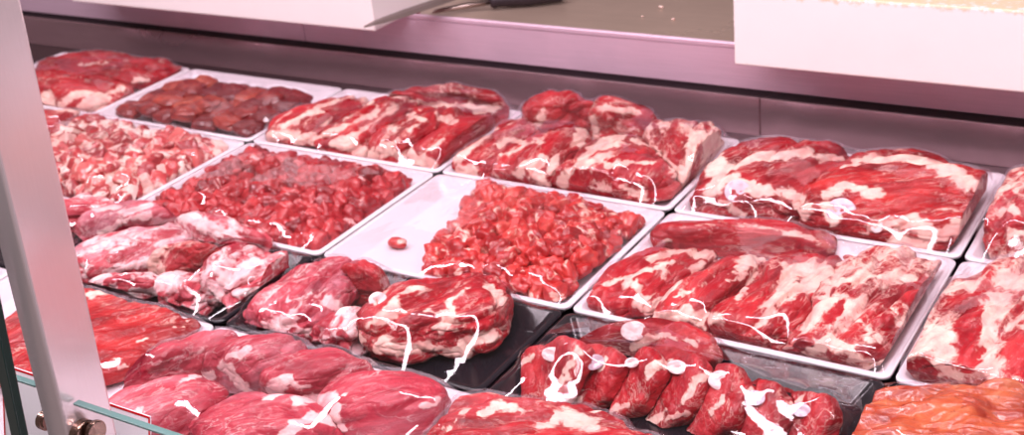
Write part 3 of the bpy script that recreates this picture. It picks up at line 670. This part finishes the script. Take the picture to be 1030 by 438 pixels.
LIVER = dice_mat('dark_liver', [(.22, (.10, .010, .014)), (.45, (.18, .016, .018)), (.62, (.34, .05, .035)), (.8, (.48, .12, .07))], (.30, .06, .05), .70, .22)
def chunk(name, size, mat, sph=.45, am=.22, lvl=4):
    V, Fl, FA_ = ico(lvl)
    cube = V/np.abs(V).max(1)[:, None]*.8
    v = (cube*(1-sph)+V*sph)
    v = v+(fbm(v*1.1+np.random.rand(3)*40, 2)*am)[:, None]*V
    return mesh(name, v*np.array(size)/2, Fl, mat)
def inpoly(p, poly):
    r = False; j = len(poly)-1
    for i in range(len(poly)):
        xi, yi = poly[i]; xj, yj = poly[j]
        if (yi > p[1]) != (yj > p[1]) and p[0] < (xj-xi)*(p[1]-yi)/(yj-yi)+xi: r = not r
        j = i
    return r
def heap(T, poly, dist, hmax, protos, labels, group, n_max, cat='meat', edge=.035, seed=1, tilt=.6):
    rnd = random.Random(seed+(2 if seed == 8 else 0)); pts = []
    hx, hy = T['hx']-.023, T['hy']-.023; c = T['c']
    tries = 0
    while tries < 9000 and len(pts) < n_max:
        tries += 1
        p = (c[0]+rnd.uniform(-hx, hx), c[1]+rnd.uniform(-hy, hy))
        if poly and not inpoly(p, poly): continue
        if any((p[0]-q[0])**2+(p[1]-q[1])**2 < dist*dist for q in pts): continue
        pts.append(p)
    T.setdefault('heap', [])
    for p in pts:
        ex = min(hx-abs(p[0]-c[0]), hy-abs(p[1]-c[1]))
        if poly:
            P = np.array(poly); a = P; b = np.roll(P, -1, 0); e = b-a
            t = np.clip(((np.array(p)-a)*e).sum(1)/(e*e).sum(1), 0, 1); ex = min(ex+.01, np.linalg.norm(a+e*t[:, None]-np.array(p), axis=1).min())
        h = hmax*min(1, max(0, ex)/edge)**.6*rnd.uniform(.72, 1.0)
        k = rnd.randrange(len(protos)); nm, me, li = protos[k]
        o = link(nm, me); s = rnd.uniform(.8, 1.15); o.scale = (s, s, s)
        o.rotation_euler = (rnd.gauss(0, tilt), rnd.gauss(0, tilt), rnd.uniform(0, 6.28))
        half = max(.007, me['half']*s)
        p = tuple(c[q_]+max(-L_, min(L_, p[q_]-c[q_])) for q_, L_ in ((0, hx-half*.75+.004), (1, hy-half*.75+.004)))
        o.location = (p[0], p[1], BASE+half+max(0, h-half*.4))
        tag(o, labels[li], cat, group+('' if li == 0 else ', pale ones')); T['heap'].append(o)
def settle(T):
    # lift or draw in the pieces that touch the tray wall
    tm = T['o'].data; tb = BVHTree.FromPolygons([v.co+Vector(T['c']) for v in tm.vertices], [tuple(p.vertices) for p in tm.polygons])
    for o in T['heap']:
        for it in range(14):
            R_ = Matrix.LocRotScale(o.location, o.rotation_euler, o.scale)
            if not BVHTree.FromPolygons([R_ @ v.co for v in o.data.vertices], [tuple(p.vertices) for p in o.data.polygons]).overlap(tb): break
            o.location.z += .0008
            for q_ in (0, 1): o.location[q_] += (T['c'][q_]-o.location[q_])*.012
def protos(name, n, mat, sizes, li=0, **k):
    out = []
    for i in range(n):
        sz = [random.uniform(*sizes) for _ in range(3)]; sz[2] *= .85
        me = chunk(name, sz, mat, **k); me['half'] = max(sz)*.42; out.append((name, me, li))
    return out
heap(TRAYS['B1'], None, .0132, .020, protos('stewing_meat_chunk', 10, STEW, (.023, .036), sph=.65, am=.32),
     ['dark red irregular stewing chunk piled in the full white tray'], 'stewing chunks in the full tray', 300, seed=3)
pb2 = [tuple(at_z(x, y, .02)[:2]) for x, y in ((426, 268), (446, 240), (470, 210), (482, 190), (520, 184), (656, 230), (655, 242), (600, 312), (556, 312))]
heap(TRAYS['B2'], pb2, .0135, .030, protos('diced_meat_piece', 12, DICE, (.020, .034), sph=.42, am=.28),
     ['small bright red diced piece heaped in the half-empty white tray'], 'diced meat in the half-empty tray', 280, seed=5, edge=.045)
heap(TRAYS['B0'], None, .0150, .026, protos('pink_meat_cube', 9, FATTY, (.020, .044), sph=.35, am=.2)+protos('white_fat_cube', 2, WHITEF, (.018, .030), li=1, sph=.22, am=.1),
     ['pink meat cube with white fat, in the tray in front of the liver', 'white fat cube among the pink cubes in front of the liver'], 'fatty cubes in front of the liver', 260, seed=8)
# two scraps left on the bare end of the half-empty tray
for px, py, sz, lb in ((400, 246, (.026, .020, .013), 'single red scrap of meat alone in the middle of the bare white tray'), (336, 240, (.014, .010, .008), 'tiny red scrap at the bare corner of the half-empty tray')):
    me = chunk('meat_scrap', sz, DICE, sph=.8, am=.15); o = link('meat_scrap', me)
    p = at_z(px, py, .01); o.location = (p[0], p[1], BASE+sz[2]*.47); tag(o, lb, 'meat'); TRAYS['B2'].setdefault('heap', []).append(o)
# liver: overlapping rounded pieces
lp = []
for i in range(7):
    me = chunk('liver_piece', (random.uniform(.050, .064), random.uniform(.044, .052), random.uniform(.020, .024)), LIVER, sph=.72, am=.16, lvl=5); lp.append(me)
T = TRAYS['A2']; T['heap'] = []
rnd = random.Random(4)
for r in range(5):
    for k in range(7):
        x = T['c'][0]-.126+k*.0425+rnd.uniform(-.005, .005)+(.012 if r % 2 else 0); y = T['c'][1]-.072+r*.029+rnd.uniform(-.004, .004)
        o = link('liver_piece', lp[rnd.randrange(7)])
        o.location = (x, y, BASE+.015+(k % 2)*.007+(r % 2)*.004+rnd.uniform(.001, .005)); o.rotation_euler = (rnd.gauss(.05, .08), rnd.gauss(.05, .08), rnd.uniform(-.5, .5))
        tag(o, 'dark brown rounded liver piece overlapping others in its tray', 'liver', 'liver pieces in the white tray'); T['heap'].append(o)

for T in TRAYS.values():
    if T.get('heap'): settle(T)
# ------------------------------------------------------------------ plastic film over the packed trays
bpy.context.view_layer.update()
def film(key, nx=84, seed=0, wr=1.0):
    T = TRAYS[key]; c, hx, hy = T['c'], T['hx']-.0012, T['hy']-.0012
    ny = max(30, int(nx*hy/hx))
    X, Y = np.meshgrid(np.linspace(-hx, hx, nx), np.linspace(-hy, hy, ny), indexing='ij')
    r = .0095; qx, qy = np.abs(X)-(hx-r), np.abs(Y)-(hy-r); d = np.hypot(np.maximum(qx, 0), np.maximum(qy, 0))
    k = np.where((qx > 0) & (qy > 0) & (d > r), r/np.maximum(d, 1e-9), 1)
    X = np.where(k < 1, np.sign(X)*(hx-r+qx*k), X); Y = np.where(k < 1, np.sign(Y)*(hy-r+qy*k), Y)
    trees = [q['bvh'] for q in T['cuts']]
    vs, fs = [], []
    for o in T.get('heap', []):
        b = len(vs); mw = o.matrix_world
        vs += [mw @ v.co for v in o.data.vertices]; fs += [tuple(b+i for i in p.vertices) for p in o.data.polygons]
    if vs: trees.append(BVHTree.FromPolygons(vs, fs))
    ob = np.full((nx, ny), -1.0); dn = Vector((0, 0, -1))
    for i in range(nx):
        for j in range(ny):
            o = Vector((c[0]+X[i, j], c[1]+Y[i, j], .4))
            for t in trees:
                l = t.ray_cast(o, dn)[0]
                if l is not None and l.z > ob[i, j]: ob[i, j] = l.z
    # keep clear of the spots between the sampled ones
    obm = ob.copy()
    for di in (-1, 0, 1):
        for dj in (-1, 0, 1):
            obm = np.maximum(obm, np.roll(np.roll(ob, di, 0), dj, 1)-(.0004 if di or dj else 0))
    B = c[2]+RIM+.0007
    edge = np.zeros((nx, ny), bool); edge[[0, -1]] = True; edge[:, [0, -1]] = True; edge |= (k < 1)
    rng = np.random.RandomState(seed)
    L = np.stack([X.ravel(), Y.ravel(), np.full(X.size, seed*3.1)], 1)
    # folds running across the tray and in from its corners
    ph = fbm(L*14, 2).reshape(nx, ny)
    wrk = (1-np.abs(np.sin((X*55+Y*38+ph*2.2))))**3*.0004+(1-np.abs(np.sin(np.arctan2(np.abs(Y)-hy*1.05, np.abs(X)-hx*1.05)*13+ph)))**4*.0013*np.exp(-np.hypot(np.abs(X)-hx, np.abs(Y)-hy)/.07)
    wrk *= wr
    lo = obm+.0018
    h = np.maximum(lo, B); h[edge] = B
    for it in range(500):
        a = (np.roll(h, 1, 0)+np.roll(h, -1, 0)+np.roll(h, 1, 1)+np.roll(h, -1, 1))/4
        h = np.maximum(a, lo); h[edge] = B
    for it in range(3):
        a = (np.roll(h, 1, 0)+np.roll(h, -1, 0)+np.roll(h, 1, 1)+np.roll(h, -1, 1)+2*h)/6
        h = np.maximum(a, lo-.0007); h[edge] = B
    inner = np.minimum(1, np.minimum(hx-np.abs(X), hy-np.abs(Y))/.012)
    h = h+wrk*np.clip(inner, 0, 1); h[edge] = B
    touch = (h-ob) < .0075
    # smooth the outline of the clinging area
    f = touch.astype(float)
    for it in range(2): f = (f+np.roll(f, 1, 0)+np.roll(f, -1, 0)+np.roll(f, 1, 1)+np.roll(f, -1, 1))/5
    touch = f > .72
    used = {}; V = []; Fc = []
    def vid(i, j):
        if (i, j) not in used:
            used[(i, j)] = len(V); V.append((X[i, j], Y[i, j], h[i, j]-c[2]))
        return used[(i, j)]
    for i in range(nx-1):
        for j in range(ny-1):
            q = ((i, j), (i+1, j), (i+1, j+1), (i, j+1))
            if all(touch[p] for p in q) or all(k[p] < 1 for p in q): continue
            Fc.append(tuple(vid(*p) for p in q))
    ft = BVHTree.FromPolygons([Vector(x)+Vector(c) for x in V], Fc)
    bad = set()
    for t in trees+[q['bvh'] for q in CUTS if q['t'] != key]+BTREES: bad |= {a for a, b in ft.overlap(t)}
    Fc = [x for i, x in enumerate(Fc) if i not in bad]
    o = link('plastic_film', mesh('plastic_film', V, Fc, FILM), T['o']); o['label'] = 'clear stretched plastic film'
for i, key in enumerate(TRAYS):
    if TRAYS[key]['cuts'] or TRAYS[key].get('heap'): film(key, seed=i)

# ------------------------------------------------------------------ front glass guard, post and price cards
def prism(name, quad, z0, z1, lean, mat, bev=.002):
    bm = bmesh.new(); lo = [bm.verts.new((x+lean*z0, y, z0)) for x, y in quad]; hi = [bm.verts.new((x+lean*z1, y, z1)) for x, y in quad]
    bm.faces.new(lo[::-1]); bm.faces.new(hi)
    for i in range(4): bm.faces.new((lo[i], lo[(i+1) % 4], hi[(i+1) % 4], hi[i]))
    if bev: bmesh.ops.bevel(bm, geom=bm.edges[:], offset=bev, segments=3, affect='EDGES', profile=.5)
    return bm_mesh(name, bm, mat)
px0, py0 = -.806, .5
post = link('steel_post', prism('steel_post', ((-.027, 0), (0, 0), (0, .047), (-.027, .047)), .0006, .56, .080, POSTM, .0025)); post.location = (px0, py0, 0)
tag(post, 'square brushed steel post holding the glass guard in front of the trays', 'post')
def disc(name, c, r, d, ax, mat, parent):
    bm = bmesh.new(); bmesh.ops.create_cone(bm, cap_ends=True, segments=40, radius1=r, radius2=r, depth=d)
    bmesh.ops.bevel(bm, geom=[e for e in bm.edges if abs(e.verts[0].co.z-e.verts[1].co.z) < 1e-6], offset=min(.0018, d*.3), segments=3, affect='EDGES')
    if ax == 'x': bmesh.ops.rotate(bm, verts=bm.verts, matrix=Matrix.Rotation(math.pi/2, 3, 'Y'))
    if ax == 'y': bmesh.ops.rotate(bm, verts=bm.verts, matrix=Matrix.Rotation(math.pi/2, 3, 'X'))
    bmesh.ops.translate(bm, verts=bm.verts, vec=Vector(c)-Vector(parent.location))
    return link(name, bm_mesh(name, bm, mat, False), parent)
xr = px0+.080*.14
def at_x(px, py, x):
    d = ray(px, py); return CAM+d*((x-CAM[0])/d[0])
k0 = at_x(84, 437, xr+.005); kb = disc('clamp_knob', tuple(k0), .0125, .009, 'x', KNOB, post); kb['label'] = 'round bronze clamp knob'
kb2 = disc('clamp_jaw', tuple(k0+np.array([.0075, .006, .0])), .0105, .005, 'x', KNOB, post); kb2['label'] = 'thin copper clamp plate'
k1 = at_y(46, 423, .512); kb3 = disc('clamp_knob', tuple(k1), .0085, .009, 'x', KNOB, post)
def pane(x0, x1, ztop, label, y=.513):
    o = link('glass_guard', bm_mesh('glass_guard', box_bm((0, -.003, 0), (x1-x0, .003, ztop-.0022)), GLASS)); o.location = (x0, y, .0006)
    e = link('polished_edge', bm_mesh('polished_edge', box_bm((0, -.003, ztop-.0022), (x1-x0, .003, ztop), .0006), GEDGE), o); e['label'] = 'greenish polished top edge'
    return tag(o, label, 'glass')
pane(-.7895, .35, .174, 'clear front glass guard with green top edge, right of the steel post')
pane(-.98, -.834, .179, 'clear front glass guard on the picture-edge side of the steel post')
fin = link('glass_fin', prism('glass_fin', ((-.0075, -.004), (.0055, -.004), (.0055, .004), (-.0075, .004)), .0006, .40, .16, DGEDGE, .001)); fin.location = (-.862, .488, 0)
tag(fin, 'thick dark green glass edge at the picture border beside the price card', 'glass')
def card(x0, x1, z0, z1, y, label):
    o = link('price_card', bm_mesh('price_card', box_bm((0, 0, 0), (x1-x0, .0012, z1-z0)), CARD)); o.location = (x0, y, z0); o.rotation_euler = (math.radians(-16), 0, 0)
    w, hh, b = x1-x0, z1-z0, .0021
    bm = bmesh.new()
    out = [(0, 0), (w, 0), (w, hh), (0, hh)]; inn = [(b, b), (w-b, b), (w-b, hh-b), (b, hh-b)]
    vo = [bm.verts.new((x, -.0004, z)) for x, z in out]; vi = [bm.verts.new((x, -.0004, z)) for x, z in inn]
    for i in range(4): bm.faces.new((vo[i], vo[(i+1) % 4], vi[(i+1) % 4], vi[i]))
    bmesh.ops.solidify(bm, geom=bm.faces[:], thickness=.0003)
    link('red_border', bm_mesh('red_border', bm, CARDR), o)
    st = link('card_stake', bm_mesh('card_stake', box_bm((w/2-.002, .0014, .0008-z0), (w/2+.002, .0030, hh*.6)), KNOB), o)
    return tag(o, label, 'price card')
card(-.990, -.921, .050, .123, .560, 'blank white price card with red border left of the steel post')
card(-.866, -.792, .048, .1185, .560, 'blank white price card with red border half behind the steel post')

# ------------------------------------------------------------------ things on the worktop
def knife():
    tip = at_z(366, 27.5, .160); a = at_z(403, 10.0, .160); b = at_z(403, 20.0, .160)
    dd = ((a+b)/2-tip)[:2]; ang = math.atan2(dd[1], dd[0])
    o = bpy.data.objects.new('butcher_knife', None); COL.objects.link(o); o.location = (tip[0], tip[1], .1378); o.rotation_euler = (0, 0, ang)
    tag(o, 'long dark-bladed knife on the steel ledge, its tip sticking out past the clean board', 'knife')
    prof = [(0, 0), (.008, .006), (.03, .0135), (.08, .018), (.30, .020)]; zt = .0225
    v, f = [], []
    for x, hw in prof:
        v += [(x, -hw*1.0, zt), (x, 0, zt+.0012), (x, hw, zt), (x, 0, zt-.0012)]
    for i in range(len(prof)-1):
        for k in range(4): f.append((i*4+k, i*4+(k+1) % 4, i*4+4+(k+1) % 4, i*4+4+k))
    f.append((0, 1, 2, 3)); f.append(tuple(len(v)-4+k for k in (3, 2, 1, 0)))
    link('blade', mesh('blade', v, f, steel('knife_steel', (.20, .15, .135), .36, metal=.8), False), o)
    link('handle', bm_mesh('handle', box_bm((.295, -.015, .0006), (.42, .015, .0400), .007, 4), RUBBER), o)
knife()
def sharpening_steel():
    a, b = at_z(434, 11.5, .1425), at_z(494, 3.0, .1475); d = (b-a)[:2]; ang = math.atan2(d[1], d[0])
    o = bpy.data.objects.new('sharpening_steel', None); COL.objects.link(o); o.location = (a[0], a[1], .1378); o.rotation_euler = (0, 0, ang)
    tag(o, 'sharpening steel with a black handle lying on the brown worktop behind the knife', 'sharpening steel')
    def lathe(name, prof, mat, n=20):
        v, f = [], []
        for x, rr, z in prof:
            for k in range(n): v.append((x, rr*math.cos(2*math.pi*k/n), z+rr*math.sin(2*math.pi*k/n)))
        for i in range(len(prof)-1):
            for k in range(n): f.append((i*n+k, i*n+(k+1) % n, (i+1)*n+(k+1) % n, (i+1)*n+k))
        f.append(tuple(range(n))[::-1]); f.append(tuple(range((len(prof)-1)*n, len(prof)*n)))
        return link(name, mesh(name, v, f, mat), o)
    L = float(np.linalg.norm(d))
    lathe('rod', [(0, .0008, .002), (.006, .0035, .0045), (L, .005, .012)], steel('rod_steel', (.42, .33, .30), .3))
    lathe('handle', [(L-.001, .009, .0125), (L+.004, .0125, .0130), (L+.010, .010, .0130), (L+.06, .0125, .0130), (L+.11, .011, .0130), (L+.118, .006, .0130)], RUBBER)
sharpening_steel()
def speck(px, py, r, mat, name, label, z=.1366):
    p = at_z(px, py, z); me = chunk(name, (r*2.4, r*1.7, r*1.2), mat, sph=.8, am=.2, lvl=3); o = link(name, me)
    o.location = (p[0], p[1], z+r*.62); tag(o, label, 'scrap')
speck(420.5, 14.0, .0038, DICE, 'meat_crumb', 'bright red crumb at the ledge edge under the knife')
speck(665, 8, .0032, WHITEF, 'fat_crumb', 'larger pale crumb on the brown steel worktop')
speck(677, 20, .0022, WHITEF, 'fat_crumb', 'round pale crumb on the worktop, nearer the ledge edge')
speck(646, 17, .0016, WHITEF, 'fat_crumb', 'faintest tiny crumb on the worktop')

# ------------------------------------------------------------------ light
def area(name, loc, rot, sx, sy, power, col):
    l = bpy.data.lights.new(name, 'AREA'); l.shape = 'RECTANGLE'; l.size = sx; l.size_y = sy; l.energy = power; l.color = col
    o = bpy.data.objects.new(name, l); COL.objects.link(o); o.location = loc; o.rotation_euler = rot; return o
PK = (1.0, .84, .92)
area('case_lamp_front', (-.75, .40, 1.15), (math.radians(24), 0, 0), 3.0, .08, 24, PK)
area('case_lamp_back', (-.75, 1.22, 1.30), (math.radians(-8), 0, 0), 3.0, .08, 21, PK)
area('ambient_fill_light', (-.2, -.6, 2.6), (math.radians(-32), 0, 0), 1.6, .6, 34, (1, .93, .95))  # added soft overhead fill for ambient light, no known lamp
w = bpy.data.worlds.new('shop'); SC.world = w; w.use_nodes = True
w.node_tree.nodes['Background'].inputs[0].default_value = (.62, .47, .46, 1); w.node_tree.nodes['Background'].inputs[1].default_value = .26
SC.view_settings.view_transform = 'Standard'; SC.view_settings.look = 'None'; SC.view_settings.gamma = 1; SC.view_settings.exposure = 0.35
SC.view_settings.use_curve_mapping = False
SC.cycles.transparent_max_bounces = 24; SC.cycles.max_bounces = 8
